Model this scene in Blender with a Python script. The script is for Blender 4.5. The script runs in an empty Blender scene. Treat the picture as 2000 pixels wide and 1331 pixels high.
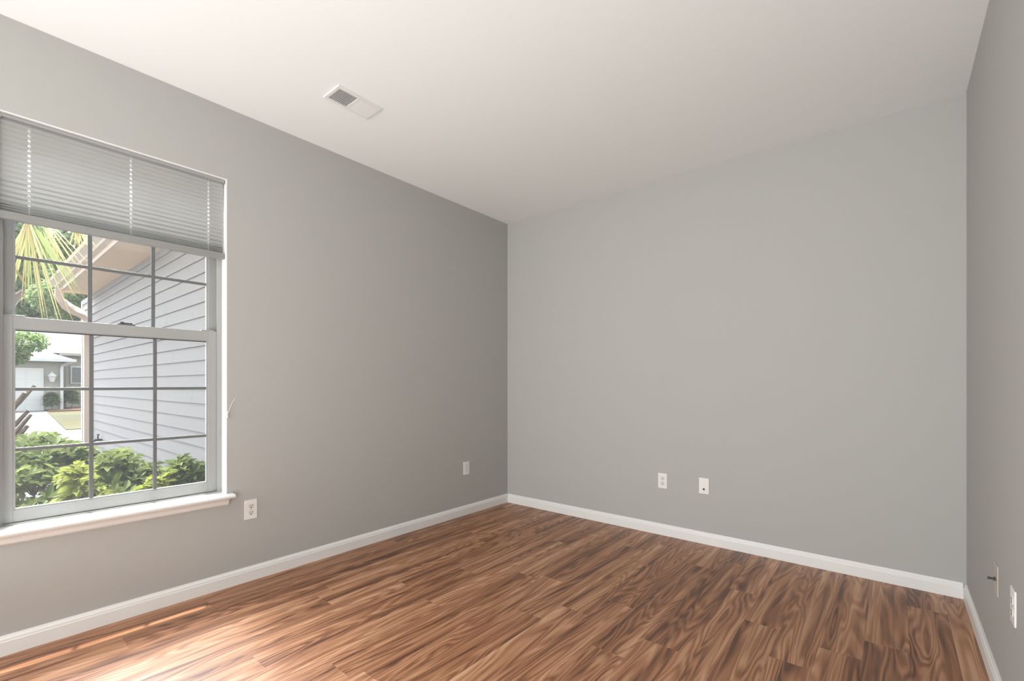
import bpy, bmesh, math, random
import numpy as np
from mathutils import Vector, Matrix

random.seed(7)
SC = bpy.context.scene
COL = SC.collection

# ------------------------------------------------------------------ camera
F_PX, HORIZON, YAW = 901.3, 751.2, -0.6908
cam_data = bpy.data.cameras.new('camera')
cam_data.sensor_fit = 'HORIZONTAL'
cam_data.sensor_width = 36.0
cam_data.lens = 36.0 * F_PX / 2000.0
cam_data.shift_y = (HORIZON - 665.5) / 2000.0
cam_data.clip_start = 0.02
cam = bpy.data.objects.new('camera', cam_data)
COL.objects.link(cam)
cam.location = (2.9348, -3.4809, 1.1593)
cam.rotation_euler = (math.pi / 2, 0, -YAW)
SC.camera = cam

# ------------------------------------------------------------------ light
SC.view_settings.view_transform = 'Standard'
SC.view_settings.look = 'None'
SC.view_settings.gamma = 1.0
SC.view_settings.exposure = 0.0

world = bpy.data.worlds.new('sky')
SC.world = world
world.use_nodes = True
wn = world.node_tree
wn.nodes.clear()
w_out = wn.nodes.new('ShaderNodeOutputWorld')
w_bg = wn.nodes.new('ShaderNodeBackground')
w_tc = wn.nodes.new('ShaderNodeTexCoord')
w_sep = wn.nodes.new('ShaderNodeSeparateXYZ')
w_ramp = wn.nodes.new('ShaderNodeValToRGB')
w_ramp.color_ramp.elements[0].position = 0.0
w_ramp.color_ramp.elements[0].color = (0.90, 0.95, 1.0, 1)
w_ramp.color_ramp.elements[1].position = 0.8
w_ramp.color_ramp.elements[1].color = (0.84, 0.92, 1.0, 1)
wn.links.new(w_tc.outputs['Generated'], w_sep.inputs[0])
wn.links.new(w_sep.outputs['Z'], w_ramp.inputs[0])
wn.links.new(w_ramp.outputs[0], w_bg.inputs[0])
# sky hot spot, added to brighten the floor through the window
w_dot = wn.nodes.new('ShaderNodeVectorMath')
w_dot.operation = 'DOT_PRODUCT'
w_dot.inputs[1].default_value = (-0.61, 0.15, 0.78)
w_max = wn.nodes.new('ShaderNodeMath')
w_max.operation = 'MAXIMUM'
w_max.inputs[1].default_value = 0.0
w_pow = wn.nodes.new('ShaderNodeMath')
w_pow.operation = 'POWER'
w_pow.inputs[1].default_value = 14.0
w_str = wn.nodes.new('ShaderNodeMath')
w_str.operation = 'MULTIPLY_ADD'
w_str.inputs[1].default_value = 112.0
w_str.inputs[2].default_value = 3.5
wn.links.new(w_tc.outputs['Generated'], w_dot.inputs[0])
wn.links.new(w_dot.outputs['Value'], w_max.inputs[0])
wn.links.new(w_max.outputs[0], w_pow.inputs[0])
wn.links.new(w_pow.outputs[0], w_str.inputs[0])
wn.links.new(w_str.outputs[0], w_bg.inputs[1])
wn.links.new(w_bg.outputs[0], w_out.inputs[0])


def aim(o, d):
    o.rotation_euler = Vector(d).to_track_quat('-Z', 'Y').to_euler()


sun_d = bpy.data.lights.new('sun', 'SUN')
sun_d.energy = 14.0
sun_d.angle = math.radians(0.6)
sun_d.color = (1.0, 0.95, 0.86)
sun = bpy.data.objects.new('sun', sun_d)
COL.objects.link(sun)
sun.location = (-6, 0, 12)
aim(sun, (1.0, -0.31, -6.5))


def area(name, loc, direction, sx, sy, power, colr):
    d = bpy.data.lights.new(name, 'AREA')
    d.shape = 'RECTANGLE'
    d.size, d.size_y = sx, sy
    d.energy = power
    d.color = colr
    o = bpy.data.objects.new(name, d)
    COL.objects.link(o)
    o.location = loc
    aim(o, direction)
    return o


area('rear_fill', (0.4, -6.9, 1.3), (0.60, 1.0, 0.0), 0.7, 2.0, 136, (0.97, 0.988, 0.988))  # unseen fill panel added to brighten the back and right walls
area('left_wall_fill', (3.05, -5.0, 1.4), (-0.33, 0.94, 0.0), 0.6, 2.0, 38, (0.97, 0.988, 0.988))  # unseen fill panel added for the left wall's far corner; no doorway there
area('ceiling_fill', (2.0, -4.3, 0.3), (0.04, 0.16, 1.0), 2.2, 2.0, 62, (0.96, 0.987, 0.995))  # added upward fill, out of view, that brightens the ceiling


# ------------------------------------------------------------------ helpers
def link(o, parent=None):
    COL.objects.link(o)
    if parent is not None:
        o.parent = parent
    return o


def tag(o, label, cat, group=None, kind=None):
    if label:
        o['label'] = label
    if cat:
        o['category'] = cat
    if group:
        o['group'] = group
    if kind:
        o['kind'] = kind
    return o


def thing(name, loc, label, cat, group=None, kind=None, rotz=0.0):
    o = bpy.data.objects.new(name, None)
    o.empty_display_size = 0.1
    link(o)
    o.location = loc
    o.rotation_euler = (0, 0, rotz)
    return tag(o, label, cat, group, kind)


class MB:
    """collects shapes for ONE mesh object"""

    def __init__(self):
        self.bm = bmesh.new()

    def box(self, x0, x1, y0, y1, z0, z1, bevel=0.0):
        m = Matrix.Translation(((x0 + x1) / 2, (y0 + y1) / 2, (z0 + z1) / 2)) @ Matrix.Diagonal((abs(x1 - x0), abs(y1 - y0), abs(z1 - z0), 1))
        r = bmesh.ops.create_cube(self.bm, size=1.0, matrix=m)
        if bevel > 0:
            es = set()
            for v in r['verts']:
                es.update(v.link_edges)
            bmesh.ops.bevel(self.bm, geom=list(es), offset=bevel, segments=2, affect='EDGES', profile=0.6)
        return self

    def cyl(self, p, q, r0, r1=None, seg=16):
        p, q = Vector(p), Vector(q)
        d = q - p
        m = Matrix.Translation((p + q) / 2) @ d.to_track_quat('Z', 'Y').to_matrix().to_4x4()
        bmesh.ops.create_cone(self.bm, cap_ends=True, segments=seg, radius1=r0, radius2=r0 if r1 is None else r1, depth=d.length, matrix=m)
        return self

    def prism(self, pts, axis, a0, a1):
        """extrude a closed 2D profile along axis ('x','y','z')"""
        def mk(u, v, a):
            return {'x': (a, u, v), 'y': (u, a, v), 'z': (u, v, a)}[axis]
        A = [self.bm.verts.new(mk(u, v, a0)) for u, v in pts]
        B = [self.bm.verts.new(mk(u, v, a1)) for u, v in pts]
        n = len(pts)
        fs = [self.bm.faces.new(A), self.bm.faces.new(B[::-1])]
        for i in range(n):
            fs.append(self.bm.faces.new((A[i], B[i], B[(i + 1) % n], A[(i + 1) % n])))
        bmesh.ops.recalc_face_normals(self.bm, faces=fs)
        return self

    def tube(self, pts, radii, seg=10, squash=None):
        """skin a path with rings; squash=(w,d) makes a rectangular tube of that section"""
        pts = [Vector(p) for p in pts]
        rings = []
        for i, p in enumerate(pts):
            t = (pts[min(i + 1, len(pts) - 1)] - pts[max(i - 1, 0)]).normalized()
            a = t.cross(Vector((0.0, 1.0, 0.0)))
            if a.length < 0.05:
                a = t.cross(Vector((1.0, 0.0, 0.0)))
            a.normalize()
            b = t.cross(a).normalized()
            r = radii[i] if hasattr(radii, '__len__') else radii
            ring = []
            if squash:
                w, d = squash
                for (u, v) in ((w, d), (-w, d), (-w, -d), (w, -d)):
                    ring.append(self.bm.verts.new(p + b * (u / 2) + a * (v / 2)))
            else:
                for k in range(seg):
                    th = 2 * math.pi * k / seg
                    ring.append(self.bm.verts.new(p + (a * math.cos(th) + b * math.sin(th)) * r))
            rings.append(ring)
        n = len(rings[0])
        fs = []
        for A, B in zip(rings[:-1], rings[1:]):
            for k in range(n):
                fs.append(self.bm.faces.new((A[k], A[(k + 1) % n], B[(k + 1) % n], B[k])))
        fs.append(self.bm.faces.new(rings[0][::-1]))
        fs.append(self.bm.faces.new(rings[-1]))
        bmesh.ops.recalc_face_normals(self.bm, faces=fs)
        return self

    def poly(self, pts):
        self.bm.faces.new([self.bm.verts.new(p) for p in pts])
        return self

    def build(self, name, mat, parent=None, smooth=False, world=True):
        me = bpy.data.meshes.new(name)
        if parent is not None and world:
            # shapes are given in world space; bring them into the thing's space
            inv = chain_matrix(parent).inverted()
            bmesh.ops.transform(self.bm, matrix=inv, verts=self.bm.verts)
        self.bm.to_mesh(me)
        self.bm.free()
        me.materials.append(mat)
        if smooth:
            for p in me.polygons:
                p.use_smooth = True
        o = bpy.data.objects.new(name, me)
        return link(o, parent)


def chain_matrix(o):
    m = Matrix.Identity(4)
    while o is not None:
        l = Matrix.Translation(o.location) @ o.rotation_euler.to_matrix().to_4x4()
        m = l @ m
        o = o.parent
    return m


def mat(name, rgb, rough=0.6, spec=0.5, trans=0.0, noise=0.0, nscale=20.0, bump=0.0, bscale=200.0, metal=0.0):
    m = bpy.data.materials.new(name)
    m.use_nodes = True
    nt = m.node_tree
    b = nt.nodes['Principled BSDF']
    b.inputs['Base Color'].default_value = (*rgb, 1)
    b.inputs['Roughness'].default_value = rough
    b.inputs['Specular IOR Level'].default_value = spec
    b.inputs['Metallic'].default_value = metal
    if noise > 0:
        tc = nt.nodes.new('ShaderNodeTexCoord')
        n = nt.nodes.new('ShaderNodeTexNoise')
        n.inputs['Scale'].default_value = nscale
        n.inputs['Detail'].default_value = 4
        r = nt.nodes.new('ShaderNodeValToRGB')
        r.color_ramp.elements[0].position = 0.3
        r.color_ramp.elements[1].position = 0.7
        r.color_ramp.elements[0].color = (*[max(0, c * (1 - noise)) for c in rgb], 1)
        r.color_ramp.elements[1].color = (*[min(1, c * (1 + noise)) for c in rgb], 1)
        nt.links.new(tc.outputs['Object'], n.inputs['Vector'])
        nt.links.new(n.outputs['Fac'], r.inputs[0])
        nt.links.new(r.outputs[0], b.inputs['Base Color'])
    if bump > 0:
        tc = nt.nodes.new('ShaderNodeTexCoord')
        n = nt.nodes.new('ShaderNodeTexNoise')
        n.inputs['Scale'].default_value = bscale
        bp = nt.nodes.new('ShaderNodeBump')
        bp.inputs['Strength'].default_value = bump
        bp.inputs['Distance'].default_value = 0.002
        nt.links.new(tc.outputs['Object'], n.inputs['Vector'])
        nt.links.new(n.outputs['Fac'], bp.inputs['Height'])
        nt.links.new(bp.outputs[0], b.inputs['Normal'])
    return m


def leaf_mat(name, c0, c1, trans=0.45, scale=3.0):
    """leaf: diffuse + translucent, colour varied from leaf to leaf"""
    m = bpy.data.materials.new(name)
    m.use_nodes = True
    nt = m.node_tree
    b = nt.nodes['Principled BSDF']
    out = nt.nodes['Material Output']
    geo = nt.nodes.new('ShaderNodeNewGeometry')
    r = nt.nodes.new('ShaderNodeValToRGB')
    r.color_ramp.elements[0].color = (*c0, 1)
    r.color_ramp.elements[1].color = (*c1, 1)
    nt.links.new(geo.outputs['Random Per Island'], r.inputs[0])
    nt.links.new(r.outputs[0], b.inputs['Base Color'])
    b.inputs['Roughness'].default_value = 0.55
    b.inputs['Specular IOR Level'].default_value = 0.35
    t = nt.nodes.new('ShaderNodeBsdfTranslucent')
    nt.links.new(r.outputs[0], t.inputs[0])
    mx = nt.nodes.new('ShaderNodeMixShader')
    mx.inputs[0].default_value = trans
    nt.links.new(b.outputs[0], mx.inputs[1])
    nt.links.new(t.outputs[0], mx.inputs[2])
    nt.links.new(mx.outputs[0], out.inputs[0])
    return m


# ------------------------------------------------------------------ materials
M_wall = mat('grey_wall_paint', (0.448, 0.447, 0.430), 0.75, 0.25, bump=0.08, bscale=350)
M_ceil = mat('white_ceiling_paint', (0.83, 0.845, 0.84), 0.9, 0.1, bump=0.05, bscale=300)
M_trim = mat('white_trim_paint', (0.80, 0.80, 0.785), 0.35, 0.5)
M_vinyl = mat('darkened_white_vinyl', (0.35, 0.355, 0.35), 0.35, 0.5)  # white vinyl with its backlit shade put into the base colour
M_grid = mat('shade_toned_grid_vinyl', (0.15, 0.155, 0.155), 0.4, 0.4)  # grid bars coloured dark to stand in for their backlit shade
M_rail = mat('shade_toned_rail_plastic', (0.27, 0.272, 0.265), 0.5, 0.4)  # grey stands in for shade on the rail's room side
M_vinyl_gap = mat('dark_gasket', (0.06, 0.06, 0.06), 0.7, 0.2)
M_plate = mat('white_plastic', (0.80, 0.79, 0.76), 0.3, 0.5)
M_plate_face = mat('white_receptacle_plastic', (0.72, 0.71, 0.68), 0.35, 0.5)
M_slot = mat('dark_slot', (0.025, 0.025, 0.025), 0.6, 0.3)
M_metal = mat('nickel_metal', (0.42, 0.41, 0.39), 0.35, 0.5, metal=1.0)
M_lock = mat('dark_grey_lock_metal', (0.07, 0.07, 0.068), 0.5, 0.3)
M_beige = mat('beige_painted_plastic', (0.50, 0.455, 0.40), 0.5, 0.4)
M_vent = mat('white_enamel', (0.76, 0.76, 0.75), 0.45, 0.4)
M_duct = mat('grey_duct_metal', (0.3, 0.3, 0.3), 0.8, 0.2)


def wood_floor():
    m = bpy.data.materials.new('wood_plank_floor')
    m.use_nodes = True
    nt = m.node_tree
    L = nt.links.new
    N = nt.nodes.new
    b = nt.nodes['Principled BSDF']
    tc = N('ShaderNodeTexCoord')
    sep = N('ShaderNodeSeparateXYZ')
    L(tc.outputs['Object'], sep.inputs[0])

    def math_(op, a, b_=None, c=None):
        n = N('ShaderNodeMath')
        n.operation = op
        for i, v in enumerate((a, b_, c)):
            if v is None:
                continue
            if isinstance(v, (int, float)):
                n.inputs[i].default_value = v
            else:
                L(v, n.inputs[i])
        return n.outputs[0]

    PW, PL = 0.155, 1.22
    X, Y = sep.outputs['X'], sep.outputs['Y']
    xs = math_('DIVIDE', math_('ADD', X, 10.03), PW)
    row = math_('FLOOR', xs)
    fx = math_('FRACT', xs)
    wn1 = N('ShaderNodeTexWhiteNoise')
    wn1.noise_dimensions = '1D'
    L(row, wn1.inputs['W'])
    ys = math_('ADD', math_('DIVIDE', math_('ADD', Y, 20.0), PL), wn1.outputs['Value'])
    pl = math_('FLOOR', ys)
    fy = math_('FRACT', ys)
    wn2 = N('ShaderNodeTexWhiteNoise')
    wn2.noise_dimensions = '2D'
    cb = N('ShaderNodeCombineXYZ')
    L(row, cb.inputs[0])
    L(pl, cb.inputs[1])
    L(cb.outputs[0], wn2.inputs['Vector'])
    rnd = wn2.outputs['Value']

    def vec(sx, sy, off):
        c = N('ShaderNodeCombineXYZ')
        L(math_('MULTIPLY', X, sx), c.inputs[0])
        L(math_('MULTIPLY', Y, sy), c.inputs[1])
        L(math_('MULTIPLY', rnd, off), c.inputs[2])
        return c.outputs[0]

    def noise(v, scale=1.0, detail=3.0, rough=0.5, dist=0.0):
        n = N('ShaderNodeTexNoise')
        n.inputs['Scale'].default_value = scale
        n.inputs['Detail'].default_value = detail
        n.inputs['Roughness'].default_value = rough
        n.inputs['Distortion'].default_value = dist
        L(v, n.inputs['Vector'])
        return n.outputs['Fac']

    big = noise(vec(8.0, 0.85, 41.0), 1.0, 2.0, 0.45, 0.5)       # growth field: its level sets are the grain
    ring = math_('SINE', math_('MULTIPLY', big, 95.0))
    ring = math_('MULTIPLY_ADD', ring, 0.5, 0.5)
    wob = noise(vec(30.0, 2.2, 97.0), 1.0, 3.0, 0.6)
    streak = noise(vec(16.0, 0.5, 13.0), 1.0, 3.0, 0.55, 0.3)       # broad dark and light bands
    fine = noise(vec(170.0, 3.0, 7.0), 1.0, 3.0, 0.65)              # pores
    v = math_('MULTIPLY_ADD', streak, 1.25, -0.095)
    v = math_('ADD', v, math_('MULTIPLY', math_('SUBTRACT', ring, 0.5), math_('MULTIPLY', wob, 0.42)))
    v = math_('ADD', v, math_('MULTIPLY', math_('SUBTRACT', fine, 0.5), 0.20))
    v = math_('ADD', v, math_('MULTIPLY', math_('SUBTRACT', rnd, 0.5), 0.06))
    ramp = N('ShaderNodeValToRGB')
    cr = ramp.color_ramp
    cr.elements[0].position = 0.26
    cr.elements[0].color = (0.100, 0.036, 0.014, 1)
    cr.elements[1].position = 0.84
    cr.elements[1].color = (0.56, 0.315, 0.185, 1)
    e = cr.elements.new(0.43)
    e.color = (0.245, 0.098, 0.042, 1)
    e = cr.elements.new(0.60)
    e.color = (0.385, 0.180, 0.088, 1)
    L(v, ramp.inputs[0])
    # hairline joints between planks
    ex = math_('MINIMUM', fx, math_('SUBTRACT', 1.0, fx))
    ey = math_('MINIMUM', fy, math_('SUBTRACT', 1.0, fy))
    jx = math_('LESS_THAN', ex, 0.0045)
    jy = math_('LESS_THAN', ey, 0.0009)
    j = math_('MAXIMUM', jx, jy)
    mix = N('ShaderNodeMix')
    mix.data_type = 'RGBA'
    L(math_('MULTIPLY', j, 0.22), mix.inputs[0])
    L(ramp.outputs[0], mix.inputs[6])
    mix.inputs[7].default_value = (0.07, 0.03, 0.015, 1)
    L(mix.outputs[2], b.inputs['Base Color'])
    b.inputs['Roughness'].default_value = 0.42
    b.inputs['IOR'].default_value = 1.5
    b.inputs['Specular IOR Level'].default_value = 0.7
    bp = N('ShaderNodeBump')
    bp.inputs['Strength'].default_value = 0.10
    bp.inputs['Distance'].default_value = 0.001
    L(math_('SUBTRACT', fine, j), bp.inputs['Height'])
    L(bp.outputs[0], b.inputs['Normal'])
    return m


M_floor = wood_floor()

# glass pane: mostly clear with a mild reflection, lets sunlight through
M_glass = bpy.data.materials.new('window_glass')
M_glass.use_nodes = True
nt = M_glass.node_tree
nt.nodes.clear()
g_o = nt.nodes.new('ShaderNodeOutputMaterial')
g_t = nt.nodes.new('ShaderNodeBsdfTransparent')
g_t.inputs[0].default_value = (0.96, 0.97, 0.97, 1)
g_g = nt.nodes.new('ShaderNodeBsdfGlossy')
g_g.inputs['Roughness'].default_value = 0.02
g_f = nt.nodes.new('ShaderNodeLayerWeight')
g_f.inputs['Blend'].default_value = 0.5
g_p = nt.nodes.new('ShaderNodeMath')
g_p.operation = 'POWER'
g_p.inputs[1].default_value = 5.0
g_a = nt.nodes.new('ShaderNodeMath')
g_a.operation = 'MULTIPLY_ADD'
g_a.inputs[1].default_value = 0.45
g_a.inputs[2].default_value = 0.02
g_m = nt.nodes.new('ShaderNodeMixShader')
nt.links.new(g_f.outputs['Facing'], g_p.inputs[0])
nt.links.new(g_p.outputs[0], g_a.inputs[0])
nt.links.new(g_a.outputs[0], g_m.inputs[0])
nt.links.new(g_t.outputs[0], g_m.inputs[1])
nt.links.new(g_g.outputs[0], g_m.inputs[2])
g_d = nt.nodes.new('ShaderNodeBsdfTranslucent')              # translucent veil added to imitate haze over the outdoor view
g_d.inputs[0].default_value = (0.9, 0.9, 0.88, 1)
g_x = nt.nodes.new('ShaderNodeMixShader')
g_x.inputs[0].default_value = 0.008
nt.links.new(g_m.outputs[0], g_x.inputs[1])
nt.links.new(g_d.outputs[0], g_x.inputs[2])
nt.links.new(g_x.outputs[0], g_o.inputs[0])

# shade fabric: white, partly translucent
M_fabric = bpy.data.materials.new('pleated_shade_fabric')
M_fabric.use_nodes = True
nt = M_fabric.node_tree
nt.nodes.clear()
f_o = nt.nodes.new('ShaderNodeOutputMaterial')
f_d = nt.nodes.new('ShaderNodeBsdfDiffuse')
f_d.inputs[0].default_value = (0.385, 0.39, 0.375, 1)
f_t = nt.nodes.new('ShaderNodeBsdfTranslucent')
f_t.inputs[0].default_value = (0.62, 0.62, 0.60, 1)
f_m = nt.nodes.new('ShaderNodeMixShader')
f_m.inputs[0].default_value = 0.03
nt.links.new(f_d.outputs[0], f_m.inputs[1])
nt.links.new(f_t.outputs[0], f_m.inputs[2])
nt.links.new(f_m.outputs[0], f_o.inputs[0])

M_patch = bpy.data.materials.new('painted_hole_glow')     # white rim painted round each cord hole to imitate daylight glow
M_patch.use_nodes = True
nt = M_patch.node_tree
nt.nodes.clear()
f_o = nt.nodes.new('ShaderNodeOutputMaterial')
f_d = nt.nodes.new('ShaderNodeBsdfDiffuse')
f_d.inputs[0].default_value = (0.85, 0.85, 0.83, 1)
f_t = nt.nodes.new('ShaderNodeBsdfTranslucent')
f_t.inputs[0].default_value = (0.85, 0.85, 0.83, 1)
f_m = nt.nodes.new('ShaderNodeMixShader')
f_m.inputs[0].default_value = 0.35
nt.links.new(f_d.outputs[0], f_m.inputs[1])
nt.links.new(f_t.outputs[0], f_m.inputs[2])
nt.links.new(f_m.outputs[0], f_o.inputs[0])

# ------------------------------------------------------------------ room shell
W, H, YB = 3.2385, 2.74, -7.2
OY0, OY1, OZ0, OZ1 = -3.372, -2.486, 0.535, 2.332          # window opening
WT = 0.17


def struct(o):
    o['kind'] = 'structure'
    return o


m = MB()
m.box(0, W, YB, 0, -0.05, 0)
struct(m.build('floor', M_floor))
m = MB()
m.box(-WT, W + 0.12, YB - 0.12, 0.12, H, H + 0.1)
struct(m.build('ceiling', M_ceil))
m = MB()                                                     # left wall: four blocks round the window hole
m.box(-WT, 0, YB, OY0, -0.05, H)
m.box(-WT, 0, OY1, 0.12, -0.05, H)
m.box(-WT, 0, OY0, OY1, -0.05, OZ0 - 0.022)
m.box(-WT, 0, OY0, OY1, OZ1, H)
struct(m.build('wall_left', M_wall))
m = MB()
m.box(0, W, 0, 0.12, -0.05, H)
struct(m.build('wall_back', M_wall))
m = MB()
m.box(W, W + 0.12, YB, 0.12, -0.05, H)
struct(m.build('wall_right', M_wall))
m = MB()
m.box(-WT, W + 0.12, YB - 0.12, YB, -0.05, H)
struct(m.build('wall_front', M_wall))

BH, BT = 0.084, 0.014
prof = [(0, 0), (BT, 0), (BT, BH - 0.026), (BT - 0.002, BH - 0.022), (BT - 0.003, BH - 0.014), (BT - 0.008, BH - 0.006), (BT - 0.010, BH), (0, BH)]
m = MB()
m.prism(prof, 'y', YB, 0)
struct(m.build('baseboard_left', M_trim))
m = MB()
m.prism([(-u, v) for u, v in prof], 'x', BT, W - BT)
struct(m.build('baseboard_back', M_trim))
m = MB()
m.prism([(W - u, v) for u, v in prof], 'y', YB, 0)
struct(m.build('baseboard_right', M_trim))
m = MB()
m.prism([(YB + u, v) for u, v in prof], 'x', BT, W - BT)
struct(m.build('baseboard_front', M_trim))

# ------------------------------------------------------------------ window
win = thing('window_1', (-0.1, (OY0 + OY1) / 2, OZ0), 'white vinyl double hung window with grid panes in the left wall', 'window', kind='structure')
# jamb lining (painted white return)
m = MB()
m.box(-0.068, 0.0005, OY1 - 0.004, OY1, OZ0, OZ1)
m.box(-0.068, 0.0005, OY0, OY0 + 0.004, OZ0, OZ1)
m.box(-0.068, 0.0005, OY0 + 0.004, OY1 - 0.004, OZ1 - 0.004, OZ1)
m.build('jamb_lining', M_trim, win)
# vinyl frame, two steps
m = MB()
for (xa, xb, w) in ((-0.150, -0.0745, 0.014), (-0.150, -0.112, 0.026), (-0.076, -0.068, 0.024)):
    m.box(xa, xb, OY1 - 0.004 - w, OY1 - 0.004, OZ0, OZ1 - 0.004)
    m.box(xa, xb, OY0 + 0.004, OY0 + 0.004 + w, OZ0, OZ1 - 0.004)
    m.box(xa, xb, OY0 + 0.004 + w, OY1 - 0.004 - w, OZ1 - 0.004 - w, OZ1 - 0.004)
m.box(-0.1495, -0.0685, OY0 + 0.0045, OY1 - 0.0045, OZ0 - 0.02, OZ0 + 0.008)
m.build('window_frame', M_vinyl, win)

GY = (-3.053, -2.801)


def sash(name, xa, xb, ya, yb, za, zb, gy0, gy1, gz0, gz1, rows):
    mm = MB()
    mm.box(xa, xb, ya, gy0, za, zb, 0.002)
    mm.box(xa, xb, gy1, yb, za, zb, 0.002)
    mm.box(xa, xb, gy0, gy1, za, gz0, 0.002)
    mm.box(xa, xb, gy0, gy1, gz1, zb, 0.002)
    # glazing bead, set back from the face
    xc = (xa + xb) / 2
    bd = 0.008
    mm.box(xc - 0.006, xb - 0.004, gy0 - 0.001, gy0 + bd, gz0, gz1)
    mm.box(xc - 0.006, xb - 0.004, gy1 - bd, gy1 + 0.001, gz0, gz1)
    mm.box(xc - 0.006, xb - 0.004, gy0 + bd, gy1 - bd, gz0 - 0.001, gz0 + bd)
    mm.box(xc - 0.006, xb - 0.004, gy0 + bd, gy1 - bd, gz1 - bd, gz1 + 0.001)
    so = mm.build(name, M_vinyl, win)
    g = MB()
    g.box(xc - 0.0015, xc + 0.0015, gy0, gy1, gz0, gz1)
    g.build('glass_pane', M_glass, so)
    k = MB()
    zs = [gz0 + (gz1 - gz0) * i / rows for i in range(1, rows)]
    for y in GY:
        k.box(xc + 0.0015, xc + 0.0095, y - 0.0085, y + 0.0085, gz0 + 0.008, gz1 - 0.008, 0.002)
    segs = [gy0 + 0.008, GY[0] - 0.0085, GY[0] + 0.0085, GY[1] - 0.0085, GY[1] + 0.0085, gy1 - 0.008]
    for z in zs:
        for a, b_ in ((0, 1), (2, 3), (4, 5)):
            k.box(xc + 0.0015, xc + 0.0095, segs[a], segs[b_], z - 0.0075, z + 0.0075, 0.002)
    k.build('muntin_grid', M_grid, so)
    return so


lower = sash('lower_sash', -0.108, -0.077, -3.354, -2.513, 0.546, 1.462, -3.314, -2.557, 0.597, 1.408, 3)
upper = sash('upper_sash', -0.143, -0.112, -3.346, -2.514, 1.412, 2.312, -3.312, -2.546, 1.458, 2.290, 3)
m = MB()                                                     # dark gasket line under the meeting rail and above the bottom rail
m.box(-0.0905, -0.080, -3.306, -2.565, 1.3995, 1.4035)
m.build('gasket', M_vinyl_gap, lower)
m = MB()                                                     # sash lock on the meeting rail
m.box(-0.104, -0.080, -2.955, -2.885, 1.462, 1.468, 0.002)
m.cyl((-0.092, -2.935, 1.468), (-0.092, -2.935, 1.477), 0.010, 0.008)
m.box(-0.098, -0.086, -2.94, -2.895, 1.470, 1.475, 0.001)
m.build('sash_lock', M_lock, lower)
for (a, b_) in ((-3.345, -3.275), (-2.59, -2.52)):           # tilt latches
    m = MB()
    m.box(-0.102, -0.0785, a, b_, 1.462, 1.469, 0.002)
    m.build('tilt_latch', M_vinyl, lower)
# stool and apron
m = MB()
zs0, zs1, xf = OZ0 - 0.022, OZ0, 0.056
stool_prof = [(-0.068, zs0), (xf - 0.008, zs0), (xf - 0.003, zs0 + 0.004), (xf, zs0 + 0.011), (xf - 0.003, zs1 - 0.004), (xf - 0.009, zs1), (-0.068, zs1)]
m.prism(stool_prof, 'y', OY0 + 0.001, OY1 - 0.001)
hp = [(0.0, zs0)] + stool_prof[1:6] + [(0.0, zs1)]
m.prism(hp, 'y', OY1 - 0.001, OY1 + 0.026)
m.prism(hp, 'y', OY0 - 0.026, OY0 + 0.001)
m.build('window_sill', M_trim, win)
m = MB()
ap = [(0, zs0), (0.036, zs0), (0.034, zs0 - 0.006), (0.022, zs0 - 0.012), (0.018, zs0 - 0.020), (0.014, zs0 - 0.034), (0.006, zs0 - 0.042), (0, zs0 - 0.042)]
m.prism(ap, 'y', OY0 - 0.004, OY1 + 0.004)
m.build('sill_apron', M_trim, win)

# ------------------------------------------------------------------ pleated shade
BX = -0.032
BY0, BY1 = OY0 + 0.0125, OY1 - 0.0105
blind = thing('pleated_shade', (BX, (BY0 + BY1) / 2, 2.312), 'white pleated window shade half drawn with three columns of cord holes', 'window shade')
m = MB()
m.box(BX - 0.018, BX + 0.018, BY0 - 0.001, BY1 + 0.002, 2.313, OZ1 - 0.005, 0.002)
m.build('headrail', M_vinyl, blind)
for yy in (BY0 + 0.003, BY1 - 0.003):
    m = MB()
    m.box(BX + 0.008, BX + 0.0205, yy - 0.005, yy + 0.005, 2.306, 2.315, 0.001)
    c = m.build('end_cap', M_metal, blind)
HOLES = (-3.267, -2.911, -2.569)
# zig-zag edges of the cloth from the headrail down to the stacked pleats
zz = []
z = 2.314
k = 0
while z > 1.950:
    dep = 0.0008 + 0.0011 * random.random() + 0.006 * max(0.0, (2.08 - z) / 0.13)
    zz.append((z, BX + (dep if k % 2 else -dep)))
    z -= 0.0112 + 0.0006 * random.uniform(-1, 1)
    k += 1
while z > 1.912:
    dep = 0.008
    zz.append((z, BX + (dep if k % 2 else -dep)))
    z -= 0.0055
    k += 1
zz.append((1.909, BX))
bm = bmesh.new()
hw, rw = 0.0019, 0.0050
ycuts = [BY0]
for h in HOLES:
    ycuts += [h - rw, h - hw, h + hw, h + rw]
ycuts.append(BY1)
nfac = len(zz) - 1


def quad(y0, y1, p0, p1, mi):
    f = bm.faces.new([bm.verts.new(c) for c in ((p0[1], y0, p0[0]), (p0[1], y1, p0[0]), (p1[1], y1, p1[0]), (p1[1], y0, p1[0]))])
    f.material_index = mi


def lerp(p, q, t):
    return (p[0] + (q[0] - p[0]) * t, p[1] + (q[1] - p[1]) * t)


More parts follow.
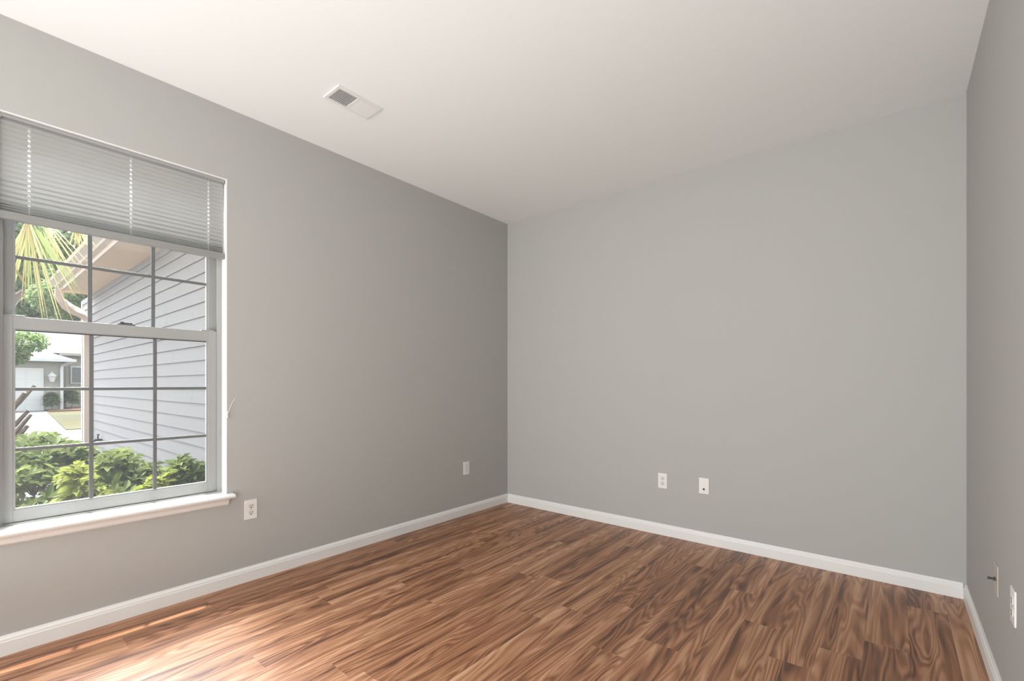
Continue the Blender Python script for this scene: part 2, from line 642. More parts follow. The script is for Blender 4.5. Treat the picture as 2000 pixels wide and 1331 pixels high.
for i in range(nfac):
    P, Q = zz[i], zz[i + 1]
    has = i % 2 == 0 and i > 0
    for j in range(len(ycuts) - 1):
        y0, y1 = ycuts[j], ycuts[j + 1]
        k = j % 4
        if k == 0 or not has:
            quad(y0, y1, P, Q, 0)
        else:
            A, B, Cc, D = lerp(P, Q, 0.12), lerp(P, Q, 0.36), lerp(P, Q, 0.64), lerp(P, Q, 0.88)
            quad(y0, y1, P, A, 0)
            quad(y0, y1, A, B, 1)
            if k != 2:
                quad(y0, y1, B, Cc, 1)
            quad(y0, y1, Cc, D, 1)
            quad(y0, y1, D, Q, 0)
bmesh.ops.remove_doubles(bm, verts=bm.verts, dist=1e-5)
m = MB()
m.bm.free()
m.bm = bm
pf = m.build('pleated_fabric', M_fabric, blind)
pf.data.materials.append(M_patch)
m = MB()
m.box(BX - 0.016, BX + 0.016, BY0, BY1, 1.876, 1.910, 0.003)
m.build('bottom_rail', M_rail, blind)
for h in HOLES:
    m = MB()
    m.cyl((BX, h, 1.905), (BX, h, 2.316), 0.0009, seg=6)
    m.build('lift_cord', M_plate, blind)

# ------------------------------------------------------------------ wall plates (built flat in the XZ plane, facing +Y, then turned)
FACE_LEFT, FACE_BACK, FACE_RIGHT = -math.pi / 2, math.pi, math.pi / 2   # turned so the plate faces into the room


def local(mb, name, material, parent, smooth=False):
    return mb.build(name, material, parent, smooth, world=False)


def plate_thing(name, loc, rz, label, cat, group=None):
    t = thing(name, loc, label, cat, group, rotz=rz)
    p = MB()
    p.box(-0.0352, 0.0352, 0.0, 0.0055, -0.0573, 0.0573, 0.0022)
    local(p, 'cover_plate', M_plate, t)
    return t


def duplex(name, loc, rz, label, group=None):
    t = plate_thing(name, loc, rz, label, 'power outlet', group)
    for zc in (0.0195, -0.0195):
        p = MB()
        pts = []
        for k in range(24):
            th = 2 * math.pi * k / 24
            pts.append((max(-0.0165, min(0.0165, 0.0195 * math.cos(th))), zc + max(-0.0135, min(0.0135, 0.0165 * math.sin(th)))))
        p.prism(pts, 'y', 0.004, 0.0072)
        r = local(p, 'receptacle', M_plate_face, t)
        s = MB()
        s.box(-0.0085, -0.0055, 0.0070, 0.0076, zc - 0.001, zc + 0.0085)
        s.box(0.0055, 0.0085, 0.0070, 0.0076, zc + 0.0005, zc + 0.0075)
        s.cyl((0, 0.0070, zc - 0.0075), (0, 0.0076, zc - 0.0075), 0.0036, seg=12)
        local(s, 'slots', M_slot, r)
    p = MB()
    p.cyl((0, 0.005, 0), (0, 0.0066, 0), 0.0034, seg=12)
    local(p, 'screw', M_metal, t)
    return t


duplex('power_outlet', (0.0, -2.3605, 0.4195), FACE_LEFT, 'white duplex outlet on the left wall beside the window sill', 'duplex outlets')
duplex('power_outlet', (1.5645, 0.0, 0.4165), FACE_BACK, 'white duplex outlet on the back wall, left of the phone jack plate', 'duplex outlets')
t = plate_thing('blank_wall_plate', (0.0, -0.5715, 0.4135), FACE_LEFT, 'white wall plate without holes on the left wall near the corner', 'wall plate')
p = MB()
p.box(-0.0165, 0.0165, 0.004, 0.0068, -0.0333, 0.0333, 0.001)
local(p, 'insert', M_plate_face, t)
t = plate_thing('phone_jack_plate', (1.872, 0.0, 0.4195), FACE_BACK, 'white wall plate with one black jack hole on the back wall', 'wall plate')
p = MB()
p.box(-0.0085, 0.0085, 0.004, 0.0075, -0.0325, -0.013, 0.001)
r = local(p, 'jack_bezel', M_plate_face, t)
s = MB()
s.box(-0.0062, 0.0062, 0.0070, 0.0082, -0.0295, -0.0165, 0.0004)
local(s, 'jack_opening', M_slot, r)
for zc in (0.042, -0.042):
    s = MB()
    s.cyl((0, 0.005, zc), (0, 0.0064, zc), 0.003, seg=12)
    local(s, 'screw', M_plate_face, t)

# right wall: flush painted-over plate with a coax stub, and an outlet with a white plug-in cover
t = thing('coax_wall_plate', (W, -0.955, 0.418), 'beige painted-over wall plate with a small metal cable stub on the right wall', 'wall plate', rotz=FACE_RIGHT)
p = MB()
p.box(-0.0352, 0.0352, 0.0, 0.004, -0.0573, 0.0573, 0.002)
local(p, 'cover_plate', M_beige, t)
p = MB()
p.cyl((0, 0.004, 0), (0, 0.010, 0), 0.0075, seg=6)
p.cyl((0, 0.010, 0), (0, 0.026, 0), 0.0048, seg=14)
local(p, 'cable_stub', M_lock, t)
t = duplex('power_outlet', (W, -1.282, 0.436), FACE_RIGHT, 'white outlet plate on the right wall in front of the beige cable plate', 'duplex outlets')

# cord cleat at the window's right edge
t = thing('cord_cleat', (0.0, OY1, 0.985), 'small clear cord cleat with a loose string on the window edge', 'cord cleat')
p = MB()
p.box(0.0, 0.006, OY1 - 0.004, OY1 + 0.006, 0.965, 1.005, 0.0015)
p.box(0.006, 0.012, OY1 - 0.002, OY1 + 0.004, 0.970, 0.976, 0.001)
p.box(0.006, 0.012, OY1 - 0.002, OY1 + 0.004, 0.994, 1.000, 0.001)
p.build('cleat', M_plate_face, t)
p = MB()
p.tube([(0.008, OY1 + 0.003, 0.995), (0.010, OY1 + 0.012, 1.025), (0.009, OY1 + 0.024, 1.055), (0.005, OY1 + 0.040, 1.080)], 0.0010, seg=6)
p.build('string', M_plate, t)

# ------------------------------------------------------------------ ceiling register
t = thing('ceiling_vent', (0.6025, -2.053, H), 'white two-way air vent in the ceiling', 'ceiling vent')
VX0, VX1, VY0, VY1 = 0.520, 0.685, -2.190, -1.918
p = MB()
zt, zb = H, H - 0.007
IX0, IX1 = 0.543, 0.662
IYa0, IYa1, IYb0, IYb1 = -2.172, -2.063, -2.045, -1.936
p.box(VX0, IX0, VY0, VY1, zb, zt, 0.002)
p.box(IX1, VX1, VY0, VY1, zb, zt, 0.002)
p.box(IX0, IX1, VY0, IYa0, zb, zt, 0.002)
p.box(IX0, IX1, IYa1, IYb0, zb, zt, 0.002)
p.box(IX0, IX1, IYb1, VY1, zb, zt, 0.002)
p.build('vent_frame', M_vent, t)
p = MB()
p.box(IX0, IX1, IYa0, IYb1, H - 0.0012, H - 0.0002)
p.build('duct_opening', M_duct, t)


def louvers(ya, yb, dy, z0, z1):
    n = 11
    for i in range(n):
        yc = ya + (yb - ya) * (i + 0.5) / n
        q = MB()
        q.poly([(IX0, yc - dy, z0), (IX1, yc - dy, z0), (IX1, yc + dy, z1), (IX0, yc + dy, z1)])
        q.bm.normal_update()
        bmesh.ops.solidify(q.bm, geom=q.bm.faces[:], thickness=0.0007)
        q.build('louver', M_vent, t)


louvers(IYa0, IYa1, 0.0034, H - 0.0070, H - 0.0028)      # near bank: seen through
louvers(IYb0, IYb1, -0.0052, H - 0.0073, H - 0.0062)         # far bank: nearly shut

# ------------------------------------------------------------------ outdoors
GZ = -0.30
M_conc = mat('pale_concrete', (0.06, 0.058, 0.056), 0.85, 0.2, noise=0.06, nscale=3)
M_lawn = mat('dry_lawn_grass', (0.030, 0.0235, 0.0025), 0.9, 0.1, noise=0.22, nscale=9)
M_mulch = mat('red_brown_mulch', (0.05,0.024,0.017), 0.95, 0.1, noise=0.4, nscale=25)
M_soil = mat('brown_leaf_litter', (0.102, 0.084, 0.069), 0.95, 0.1, noise=0.45, nscale=22)
M_siding = mat('lavender_grey_siding', (0.235, 0.215, 0.208), 0.6, 0.3)
M_soffit = mat('cream_soffit_with_bounce', (0.62, 0.45, 0.31), 0.6, 0.3)  # cream, with warm bounced light put into the colour
M_cream = mat('cream_gutter_metal', (0.50, 0.39, 0.31), 0.45, 0.4)
M_shingle = mat('grey_shingle', (.072,.071,.072), 0.9, 0.1, noise=0.15, nscale=14)
M_stucco = mat('taupe_stucco', (.28,.262,.228), 0.85, 0.2, noise=0.05, nscale=8)
M_white_ext = mat('white_exterior_paint', (.46,.455,.44), 0.5, 0.4)
M_dark_win = mat('dark_window_glass', (0.06, 0.065, 0.06), 0.15, 0.5)
M_bark = mat('grey_brown_bark', (0.102, 0.075, 0.057), 0.95, 0.1, noise=0.35, nscale=18)
M_boot = mat('palm_boot_fibre', (0.120, 0.087, 0.069), 0.9, 0.1, noise=0.35, nscale=30)

m = MB()
m.box(-90, -3.3, -45, 45, GZ - 0.2, GZ)
g = struct(m.build('ground', M_conc))
m = MB()
m.box(-3.3, -WT, -14, -1.66, GZ - 0.2, GZ + 0.04)
struct(m.build('planting_bed', M_soil))
m = MB()
m.prism([(-31.2, -0.36), (-30.8, 9.0), (-17.4, 9.0), (-17.4, -1.2)], 'z', GZ + 0.001, GZ + 0.02)
struct(m.build('lawn', M_lawn))
m = MB()
m.prism([(-33.5, -0.25), (-37.0, 0.5), (-37.0, 9.0), (-31.2, 9.0), (-31.6, -0.22)], 'z', GZ + 0.001, GZ + 0.05)
struct(m.build('mulch_bed', M_mulch))

# own roof overhang, which cuts off the high sun
m = MB()
m.box(-0.242, -WT, -9, -1.66, 2.92, 3.0)
m.prism([(-0.262, 3.0), (-0.262, 3.03), (3.4, 5.2), (3.4, 3.0)], 'y', -9, 0.6)
struct(m.build('roof_overhang', M_cream))

# ---- wing of the same house, at right angles to the window wall
WY = -1.66
WX1, WX0 = -0.165, -10.9
wing = thing('house_wing', (-6.0, WY, GZ), 'lavender grey clapboard house wing with cream eave outside the window', 'house')
m = MB()
lap = 0.1655
z = 2.43 - lap * 17
zlist = []
while z < 2.98:
    zlist.append(z)
    z += lap
rnd = random.Random(3)
for i, zb in enumerate(zlist):
    zt = min(zb + lap + 0.012, 2.995)
    # each board leans out at its lower edge
    m.prism([(WY + 0.002, zt), (WY - 0.002, zt), (WY - 0.019, zb), (WY + 0.002, zb)], 'x', WX0, WX1)
nboard = len(m.bm.faces)
for i, zb in enumerate(zlist):                               # hairline butt joints
    for _ in range(2):
        xj = rnd.uniform(-9.5, -2.6)
        m.prism([(WY - 0.0040, zb + lap * 0.96), (WY - 0.0020, zb + lap * 0.96), (WY - 0.0180, zb + 0.004), (WY - 0.0200, zb + 0.004)], 'x', xj - 0.0012, xj + 0.0012)
sid = m.build('clapboard_siding', M_siding, wing)
sid.data.materials.append(M_stucco)
for pz in sid.data.polygons[nboard:]:
    pz.material_index = 1
m = MB()
m.box(WX0, WX1, WY + 0.002, WY + 0.2, GZ - 0.1, 3.0)
m.build('wing_wall', M_siding, wing)
m = MB()
m.box(WX0 - 0.02, WX0 + 0.10, WY - 0.026, WY + 0.1, GZ, 2.99)
m.build('corner_board', M_white_ext, wing)
EY = -2.13                                                   # front edge of the soffit
EX0 = -9.72
m = MB()
m.box(EX0, WX1, EY, WY - 0.002, 3.0, 3.012)
m.box(EX0 - 0.02, EX0, EY, WY - 0.002, 2.985, 3.16)          # closed end of the eave
m.build('soffit', M_soffit, wing)
m = MB()                                                     # frieze board under the soffit
m.box(WX0 + 0.1, WX1, WY - 0.022, WY - 0.004, 2.90, 3.0)
m.build('frieze_board', M_siding, wing)
m = MB()
m.box(EX0 - 0.02, WX1, EY - 0.02, EY, 2.985, 3.17)
m.build('fascia', M_cream, wing)
m = MB()
go = [(EY - 0.02, 3.055), (EY - 0.085, 3.060), (EY - 0.100, 3.085), (EY - 0.185, 3.115), (EY - 0.205, 3.150)]
gi = [(EY - 0.197, 3.150), (EY - 0.178, 3.122), (EY - 0.094, 3.092), (EY - 0.08, 3.068), (EY - 0.025, 3.064), (EY - 0.025, 3.150), (EY - 0.02, 3.150)]
m.prism(go + gi, 'x', EX0 - 0.03, WX1)
m.prism(go + [(EY - 0.02, 3.150)], 'x', EX0 - 0.034, EX0 - 0.03)
gut = m.build('gutter', M_cream, wing)
m = MB()
m.prism([(EY - 0.06, 3.18), (EY - 0.06, 3.205), (2.5, 5.3), (2.5, 5.27)], 'x', EX0 - 0.06, WX1)
m.build('roof', M_shingle, wing)
m = MB()                                                     # downspout: outlet, S bend, straight drop
dx, dy0, dy1 = -9.55, EY - 0.05, WY - 0.06
path = [(dx, dy0, 3.01), (dx, dy0, 2.90), (dx - 0.02, dy0 + 0.03, 2.80), (dx - 0.08, dy0 + 0.10, 2.72), (dx - 0.18, dy0 + 0.20, 2.66), (dx - 0.28, dy1 - 0.10, 2.60), (dx - 0.34, dy1 - 0.03, 2.52), (dx - 0.36, dy1, 2.40), (dx - 0.36, dy1, 2.2), (dx - 0.36, dy1, GZ + 0.05)]
m.tube(path, 0.05, squash=(0.12, 0.14))
m.build('downspout', M_cream, wing)

t = thing('garden_spigot', (-8.75, WY - 0.016, 0.06), 'dark garden tap low on the clapboard wall by the downspout', 'garden tap')
p = MB()
p.cyl((-8.75, WY - 0.01, 0.10), (-8.75, WY - 0.12, 0.10), 0.022, seg=10)
p.tube([(-8.75, WY - 0.10, 0.10), (-8.75, WY - 0.15, 0.07), (-8.75, WY - 0.16, 0.0)], [0.022, 0.022, 0.026], seg=10)
p.build('spout', M_slot, t)
p = MB()
p.cyl((-8.75, WY - 0.07, 0.11), (-8.75, WY - 0.07, 0.20), 0.012, seg=8)
p.box(-8.83, -8.67, WY - 0.085, WY - 0.055, 0.195, 0.215, 0.006)
p.build('tap_handle', M_slot, t)

# ---- house across the drive
FX = -33.5
nb = thing('neighbour_house', (FX - 3, -2.0, GZ), 'grey house with white garage door across the driveway', 'house')
m = MB()
m.box(FX - 8, FX, -9.0, 0.48, GZ - 0.1, 2.62)
m.build('garage_wall', M_stucco, nb)
m = MB()
m.box(FX - 12, FX - 3.2, 0.48, 12.0, GZ - 0.1, 3.02)
m.build('house_wall', M_stucco, nb)
m = MB()
m.box(FX, FX + 0.07, -5.3, -0.30, GZ, 2.06)
m.build('garage_trim', M_white_ext, nb)
gd = MB()
for i in range(4):
    for j in range(8):
        y1 = -0.38 - j * 0.6
        gd.box(FX + 0.03, FX + 0.085, y1 - 0.57, y1 - 0.03, GZ + 0.03 + i * 0.56, GZ + 0.55 + i * 0.56, 0.01)
gd.box(FX + 0.02, FX + 0.074, -5.2, -0.38, GZ, 1.95)
gd.build('garage_door', M_white_ext, nb)
m = MB()                                                     # hip roof over the garage
ez = 2.56
bm_pts = [(FX + 0.55, 0.92, ez), (FX + 0.55, -9.5, ez), (FX - 8.5, -9.5, ez), (FX - 8.5, 0.92, ez)]
r0, r1 = (FX - 4.0, -3.6, ez + 2.0), (FX - 4.0, -5.0, ez + 2.0)
m.poly([bm_pts[0], r0, r1, bm_pts[1]])
m.poly([bm_pts[3], r0, bm_pts[0]])
m.poly([bm_pts[2], r1, r0, bm_pts[3]])
m.poly([bm_pts[1], r1, bm_pts[2]])
m.poly(bm_pts)
m.build('garage_roof', M_shingle, nb)
m = MB()
m.box(FX + 0.50, FX + 0.60, -9.5, 0.97, ez - 0.13, ez + 0.03)
m.box(FX - 8.5, FX + 0.50, 0.87, 0.97, ez - 0.13, ez + 0.03)
m.build('gutter', M_white_ext, nb)
m = MB()
m.poly([(FX - 2.6, -3.0, 3.05), (FX - 2.6, 12.5, 3.05), (FX - 8, 12.5, 5.3), (FX - 8, -3.0, 5.3)])
m.poly([(FX - 2.6, -3.0, 2.98), (FX - 2.6, 12.5, 2.98), (FX - 8, 12.5, 5.2), (FX - 8, -3.0, 5.2)])
m.build('house_roof', M_shingle, nb)
m = MB()
m.box(FX - 2.75, FX - 2.6, 0.6, 12.5, 2.93, 3.08)
m.build('eave_board', M_stucco, nb)
m = MB()
m.tube([(FX + 0.5, 0.80, 2.45), (FX + 0.3, 0.62, 2.34), (FX + 0.08, 0.44, 2.22), (FX + 0.06, 0.42, 2.05), (FX + 0.06, 0.42, GZ)], 0.06, squash=(0.13, 0.13))
m.build('downspout', M_white_ext, nb)
m = MB()
m.box(FX - 3.18, FX - 3.12, 1.16, 1.9, 1.2, 2.3)
w = m.build('window', M_white_ext, nb)
m = MB()
m.box(FX - 3.12, FX - 3.09, 1.24, 1.82, 1.28, 2.22)
m.build('pane', M_dark_win, w)
m = MB()
m.box(FX - 3.18, FX - 3.08, 0.72, 0.95, GZ, 2.25)
m.build('shutter', M_dark_win, nb)

t = thing('wall_lantern', (FX, 0.02, 1.55), 'white wall lantern beside the garage door across the driveway', 'wall lamp')
p = MB()
p.box(FX, FX + 0.04, -0.05, 0.09, 1.38, 1.62)
p.box(FX + 0.04, FX + 0.16, 0.0, 0.04, 1.44, 1.48)
p.build('bracket', M_stucco, t)
p = MB()
p.cyl((FX + 0.18, 0.02, 1.30), (FX + 0.18, 0.02, 1.62), 0.09, 0.17, seg=8)
p.build('lamp_glass', M_white_ext, t)
p = MB()
p.cyl((FX + 0.18, 0.02, 1.62), (FX + 0.18, 0.02, 1.80), 0.22, 0.05, seg=8)
p.cyl((FX + 0.18, 0.02, 1.80), (FX + 0.18, 0.02, 1.88), 0.03, 0.02, seg=8)
p.build('lamp_cap', M_white_ext, t)


# ------------------------------------------------------------------ plants
def leaf_mesh(name, centers, normals, tips, lens, wids, material, parent, fold=0.25):
    """one folded six-point leaf at every centre"""
    vs, fs = [], []
    for c, n, d, l, w in zip(centers, normals, tips, lens, wids):
        c, n, d = Vector(c), Vector(n), Vector(d)
        d = (d - n * d.dot(n))
        if d.length < 1e-4:
            continue
        d.normalize()
        s = d.cross(n).normalized()
        b = len(vs)
        base = c - d * l * 0.5
        tip = c + d * l * 0.5 - n * l * 0.12
        m1, m2 = c - d * l * 0.08, c + d * l * 0.22
        up = n * w * fold
        vs += [base, m1 + s * w * 0.46 + up, m2 + s * w * 0.40 + up * 0.8, tip, m2 - s * w * 0.40 + up * 0.8, m1 - s * w * 0.46 + up]
        fs += [(b, b + 1, b + 2, b + 3), (b, b + 3, b + 4, b + 5)]
    inv = chain_matrix(parent).inverted() if parent else Matrix.Identity(4)
    me = bpy.data.meshes.new(name)
    me.from_pydata([tuple(inv @ v) for v in vs], [], fs)
    me.materials.append(material)
    return link(bpy.data.objects.new(name, me), parent)


def rand_unit(r):
    while True:
        v = Vector((r.uniform(-1, 1), r.uniform(-1, 1), r.uniform(-1, 1)))
        if 0.05 < v.length < 1:
            return v.normalized()


def shrub(name, base, lobes, n_tw, leaf, material, label, cat, seed, group=None):
    """lobes: list of (centre, radius vector); twigs carry whorls of leaves at their tips"""
    r = random.Random(seed)
    t = thing(name, base, label, cat, group)
    cs, ns, ds, ls, ws = [], [], [], [], []
    stems = MB()
    for (c, rad) in lobes:
        c = Vector(c)
        stems.tube([Vector(base) + Vector((r.uniform(-.05, .05), r.uniform(-.05, .05), 0)), (Vector(base) + c) / 2 + Vector((r.uniform(-.08, .08), r.uniform(-.08, .08), 0)), c], [0.014, 0.010, 0.004], seg=6)
        for _ in range(n_tw):
            u = rand_unit(r)
            if u.z < -0.55:
                u.z *= -1
            k = r.uniform(0.55, 1.0)
            p = c + Vector((u.x * rad[0], u.y * rad[1], u.z * rad[2])) * k
            axis = (u + Vector((0, 0, 0.7))).normalized()
            if r.random() < 0.35:
                stems.tube([c + (p - c) * 0.2, p], [0.004, 0.002], seg=4)
            for q in range(r.randint(5, 8)):
                th = q * 2.4 + r.uniform(-.3, .3)
                a = axis.cross(Vector((0.3, 0.9, 0.1))).normalized()
                b = axis.cross(a)
                out = (a * math.cos(th) + b * math.sin(th)).normalized()
                d = (out + axis * r.uniform(0.2, 0.9)).normalized()
                n = (axis * 1.0 - out * 0.5 + rand_unit(r) * 0.25).normalized()
                l = leaf * r.uniform(0.7, 1.25)
                cs.append(p + d * l * 0.55 - axis * r.uniform(0, 0.04))
                ns.append(n)
                ds.append(d)
                ls.append(l)
                ws.append(l * r.uniform(0.38, 0.5))
    stems.build('stems', M_bark, t)
    leaf_mesh('foliage', cs, ns, ds, ls, ws, material, t)
    return t


def tree(name, base, trunk_h, trunk_r, lobes, n_leaf, leaf, material, label, seed, group=None):
    r = random.Random(seed)
    t = thing(name, base, label, 'tree', group)
    b = Vector(base)
    mb = MB()
    top = b + Vector((0, 0, trunk_h))
    mb.tube([b, b + Vector((0.05, 0.1, trunk_h * 0.5)), top], [trunk_r, trunk_r * 0.8, trunk_r * 0.6], seg=10)
    for (c, rad) in lobes:
        mb.tube([b + Vector((0, 0, trunk_h * 0.8)), (top + Vector(c)) / 2, Vector(c)], [trunk_r * 0.5, trunk_r * 0.35, trunk_r * 0.1], seg=7)
    mb.build('trunk', M_bark, t)
    cs, ns, ds, ls, ws = [], [], [], [], []
    tot = sum(rad[0] * rad[2] for _, rad in lobes)
    for (c, rad) in lobes:
        c = Vector(c)
        for _ in range(int(n_leaf * rad[0] * rad[2] / tot)):
            u = rand_unit(r)
            k = r.uniform(0.35, 1.0) ** 0.6
            p = c + Vector((u.x * rad[0], u.y * rad[1], u.z * rad[2])) * k
            n = (u + rand_unit(r) * 0.9 + Vector((0, 0, 0.6))).normalized()
            cs.append(p)
            ns.append(n)
            ds.append(rand_unit(r))
            l = leaf * r.uniform(0.6, 1.3)
            ls.append(l)
            ws.append(l * 0.6)
    leaf_mesh('foliage', cs, ns, ds, ls, ws, material, t)
    return t


M_leaf_a = leaf_mat('glossy_green_leaf', (0.072, 0.098, 0.024), (0.156, 0.182, 0.054))
M_leaf_y = leaf_mat('yellow_green_leaf', (0.144, 0.168, 0.026), (0.252, 0.264, 0.060))
M_leaf_t = leaf_mat('tree_leaf', (0.10, 0.14, 0.055), (0.20, 0.25, 0.11))
M_leaf_l = leaf_mat('light_tree_leaf', (0.085, 0.125, 0.040), (0.145, 0.185, 0.075))
M_leaf_h = leaf_mat('hedge_leaf', (0.083, 0.105, 0.050), (0.154, 0.176, 0.094))
M_frond = leaf_mat('palm_frond_green', (0.167, 0.214, 0.060), (0.274, 0.298, 0.107))
M_frond_y = leaf_mat('dry_palm_frond', (0.337, 0.268, 0.104), (0.452, 0.384, 0.197))
M_frond_g = leaf_mat('dead_palm_frond', (0.194, 0.157, 0.140), (0.269, 0.226, 0.205), 0.2)

BZ = GZ + 0.04
shrub('leafy_shrub', (-0.95, -2.36, BZ), [((-0.95, -2.40, 0.42), (0.25, 0.22, 0.17)), ((-0.85, -2.48, 0.48), (0.18, 0.14, 0.16)), ((-1.0, -2.26, 0.32), (0.25, 0.22, 0.15))], 42, 0.080, M_leaf_a, 'small green leafy shrub at the right end below the window', 'shrub', 11, 'shrubs below the window')
shrub('leafy_shrub', (-1.35, -2.70, BZ), [((-1.35, -2.74, 0.46), (0.30, 0.22, 0.22)), ((-1.45, -2.60, 0.42), (0.25, 0.20, 0.16)), ((-1.15, -2.80, 0.34), (0.25, 0.18, 0.16))], 62, 0.085, M_leaf_a, 'rounded green leafy shrub in front of the clapboard wall', 'shrub', 12, 'shrubs below the window')
shrub('leafy_shrub', (-0.95, -3.00, BZ), [((-0.95, -2.99, 0.56), (0.16, 0.08, 0.12)), ((-0.95, -2.96, 0.36), (0.2, 0.12, 0.18))], 30, 0.075, M_leaf_y, 'bright yellow-green shrub between the two larger green shrubs', 'shrub', 13, 'shrubs below the window')
shrub('leafy_shrub', (-0.75, -2.62, BZ), [((-0.75, -2.63, 0.46), (0.10, 0.09, 0.09)), ((-0.75, -2.66, 0.32), (0.14, 0.13, 0.16))], 16, 0.085, M_leaf_y, 'low pale yellow-green shrub close to the sill', 'shrub', 14, 'shrubs below the window')
shrub('leafy_shrub', (-1.95, -3.05, BZ), [((-2.0, -3.08, 0.58), (0.42, 0.20, 0.22)), ((-2.05, -2.90, 0.52), (0.3, 0.18, 0.18)), ((-1.7, -3.12, 0.36), (0.42, 0.25, 0.28)), ((-1.4, -3.18, 0.20), (0.3, 0.2, 0.2))], 70, 0.085, M_leaf_a, 'large green shrub at the left beside the palm trunk', 'shrub', 15, 'shrubs below the window')

p = MB()
p.tube([(-4.9, -3.08, BZ - 0.02), (-4.6, -3.05, BZ + 0.06), (-4.1, -3.00, BZ - 0.01)], 0.02, seg=8)
tag(p.build('stick', M_bark), 'bare grey stick lying on the litter at the lower left', 'stick')

# hedge plants at the neighbour's front bed
shrub('clipped_bush', (-33.0, -0.02, GZ + 0.04), [((-33.0, -0.02, 0.25), (0.34, 0.34, 0.50))], 260, 0.11, M_leaf_h, 'clipped grey-green bush below the wall lantern', 'bush', 21)
shrub('clipped_bush', (-34.6, 0.95, GZ + 0.04), [((-34.6, 0.95, 0.35), (0.4, 0.42, 0.65))], 260, 0.11, M_leaf_h, 'taller bush right of the white downspout of the grey house', 'bush', 22)

# trees behind and in front of the grey house
tree('broadleaf_tree', (-47, -0.4, GZ), 5.0, 0.3, [((-47, -0.5, 11.5), (2.5, 1.7, 3.2)), ((-47, 0.2, 8.0), (2.5, 1.6, 2.8)), ((-47, -0.9, 6.0), (2.5, 1.4, 2.4)), ((-46.5, 0.6, 5.2), (2.2, 1.2, 2.0)), ((-46.5, -0.6, 4.2), (2.2, 1.4, 1.8))], 13000, 0.42, M_leaf_t, 'dense green tree rising behind the grey house roof', 31, 'trees beyond the driveway')
tree('broadleaf_tree', (-52, 3.4, GZ), 5.0, 0.3, [((-52, 3.4, 12.0), (2.5, 2.0, 3.6)), ((-52, 3.0, 8.0), (2.5, 1.7, 3.0)), ((-52, 3.9, 5.6), (2.5, 1.8, 2.6)), ((-52, 2.6, 5.0), (2.5, 1.4, 2.4))], 11000, 0.42, M_leaf_t, 'dark tree behind the eave end of the clapboard wing', 32, 'trees beyond the driveway')
tree('broadleaf_tree', (-49, -8.5, GZ), 5.0, 0.3, [((-49, -8.5, 9.5), (3, 2.8, 4.0)), ((-49, -6.6, 6.5), (2.5, 2.0, 2.6)), ((-49, -10.5, 6.5), (2.5, 2.2, 2.8))], 6000, 0.5, M_leaf_t, 'wide green tree far left behind the garage roof', 35, 'trees beyond the driveway')
tree('broadleaf_tree', (-27, 1.0, GZ), 3.4, 0.12, [((-27.2, 0.0, 5.15), (1.5, 1.5, 0.95)), ((-27.0, 1.4, 5.5), (1.4, 1.2, 1.1)), ((-27, 0.6, 6.4), (1.2, 1.0, 0.8))], 3600, 0.24, M_leaf_l, 'light green young tree left of the white downspout', 33, 'trees beyond the driveway')
tree('broadleaf_tree', (-22, -2.9, GZ), 1.6, 0.08, [((-22, -1.85, 2.75), (0.8, 0.75, 0.42)), ((-22, -2.2, 2.3), (0.7, 0.6, 0.5))], 1500, 0.14, M_leaf_l, 'small light green tree whose branch overlaps the garage eave', 34, 'trees beyond the driveway')

# ---- palm by the planting bed
PX, PY = -4.2, -3.27
palm = thing('palm_tree', (PX, PY, GZ), 'palm with stubby cut leaf boots and hanging dry fronds at the left', 'palm tree')
m = MB()
m.tube([(PX, PY, GZ), (PX, PY, 0.8), (PX, PY + 0.02, 2.0), (PX, PY + 0.05, 3.2)], [0.20, 0.14, 0.11, 0.10], seg=14)
m.build('trunk', M_boot, palm)
r = random.Random(5)
for i in range(44):
    zb = -0.15 + i * 0.024
    th = i * 2.399
    c, s = math.cos(th), math.sin(th)
    rr = 0.15
    L0 = r.uniform(0.20, 0.30)
    p0 = Vector((PX + c * rr * 0.7, PY + s * rr * 0.7, zb))
    p1 = p0 + Vector((c * L0 * 0.45, s * L0 * 0.45, L0 * 0.55))
    p2 = p0 + Vector((c * L0 * 0.85, s * L0 * 0.85, L0 * 1.15))
    q = MB()
    q.tube([p0, p1, p2], [0.035, 0.024, 0.017], seg=6)
    q.build('leaf_boot', M_boot, palm)


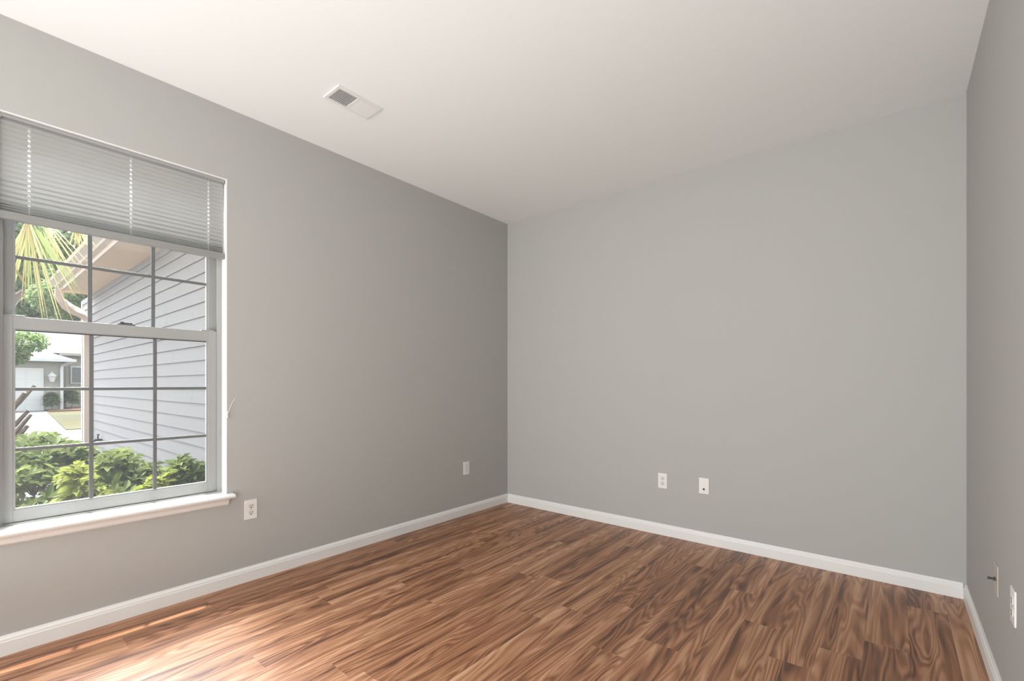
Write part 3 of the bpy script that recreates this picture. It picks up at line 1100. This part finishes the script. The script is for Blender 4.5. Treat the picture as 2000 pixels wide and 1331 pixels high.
def frond(hub, down, spread, n, length, width, material, seed, petiole=None):
    """fan of narrow drooping segments"""
    r = random.Random(seed)
    hub = Vector(hub)
    down = Vector(down).normalized()
    side = down.cross(Vector((1, 0, 0.15))).normalized()
    vs, fs = [], []
    for i in range(n):
        a = spread * ((i + 0.5) / n - 0.5) * 2 + r.uniform(-.04, .04)
        d = (down * math.cos(a) + side * math.sin(a) + Vector((r.uniform(-.12, .12), 0, 0))).normalized()
        l = length * r.uniform(0.75, 1.1) * (0.7 + 0.3 * math.cos(a))
        w = width * r.uniform(0.7, 1.2)
        tang = side * math.cos(a) - down * math.sin(a)
        prev = None
        for k in range(6):
            u = k / 5
            droop = Vector((0, 0, -0.22 * l * u * u * abs(math.sin(a))))
            p = hub + d * l * (0.05 + 0.95 * u) + droop
            ww = w * (1 - u) ** 0.6 * (0.35 + 0.65 * min(1, u * 4)) * 0.5 + 0.0005
            e = [p + tang * ww, p + Vector((0.006, 0, 0)), p - tang * ww]
            b = len(vs)
            vs += e
            if prev is not None:
                fs += [(prev, prev + 1, b + 1, b), (prev + 1, prev + 2, b + 2, b + 1)]
            prev = b
    inv = chain_matrix(palm).inverted()
    me = bpy.data.meshes.new('frond')
    me.from_pydata([tuple(inv @ v) for v in vs], [], fs)
    me.materials.append(material)
    o = link(bpy.data.objects.new('frond', me), palm)
    if petiole:
        q = MB()
        q.tube([petiole, (Vector(petiole) + hub) / 2 + Vector((0, 0, 0.12)), hub], [0.022, 0.016, 0.012], seg=6)
        q.build('leaf_stalk', M_frond_y if material is not M_frond else M_frond, o)
    return o


crown = (PX, PY + 0.05, 3.15)
frond((PX + 0.10, -2.985, 2.92), (0, 0.02, -1), 0.30, 13, 1.15, 0.017, M_frond_y, 1, crown)
frond((PX - 0.15, -2.955, 2.95), (0, 0.12, -1), 0.55, 20, 0.85, 0.024, M_frond, 2, crown)
frond((PX + 0.05, -2.89, 3.0), (0, 0.55, -1), 0.25, 9, 0.72, 0.012, M_frond_y, 3, crown)
frond((PX - 0.25, -2.86, 2.95), (0, 0.2, -1), 0.40, 10, 0.60, 0.016, M_frond, 4, crown)
frond((PX + 0.05, -2.60, 2.98), (0, 0.2, -1), 0.5, 12, 0.30, 0.018, M_frond_y, 5, crown)
frond((PX - 0.05, -2.98, 2.20), (0, -0.75, -1), 0.20, 12, 0.75, 0.040, M_frond_g, 6, (PX, PY + 0.04, 2.5))
for k in range(6):                                           # young upright leaves of the crown
    th = k * 1.047 + 0.4
    hub = (PX + 0.55 * math.cos(th), PY + 0.05 + 0.45 * math.sin(th), 3.75 + 0.1 * (k % 2))
    frond(hub, (0.35 * math.cos(th), 0.8 * math.sin(th), 0.7), 0.9, 22, 0.8, 0.03, M_frond, 40 + k, crown)
frond((PX, -3.45, 2.9), (0, -0.6, -1), 0.6, 24, 0.9, 0.03, M_frond, 7, crown)
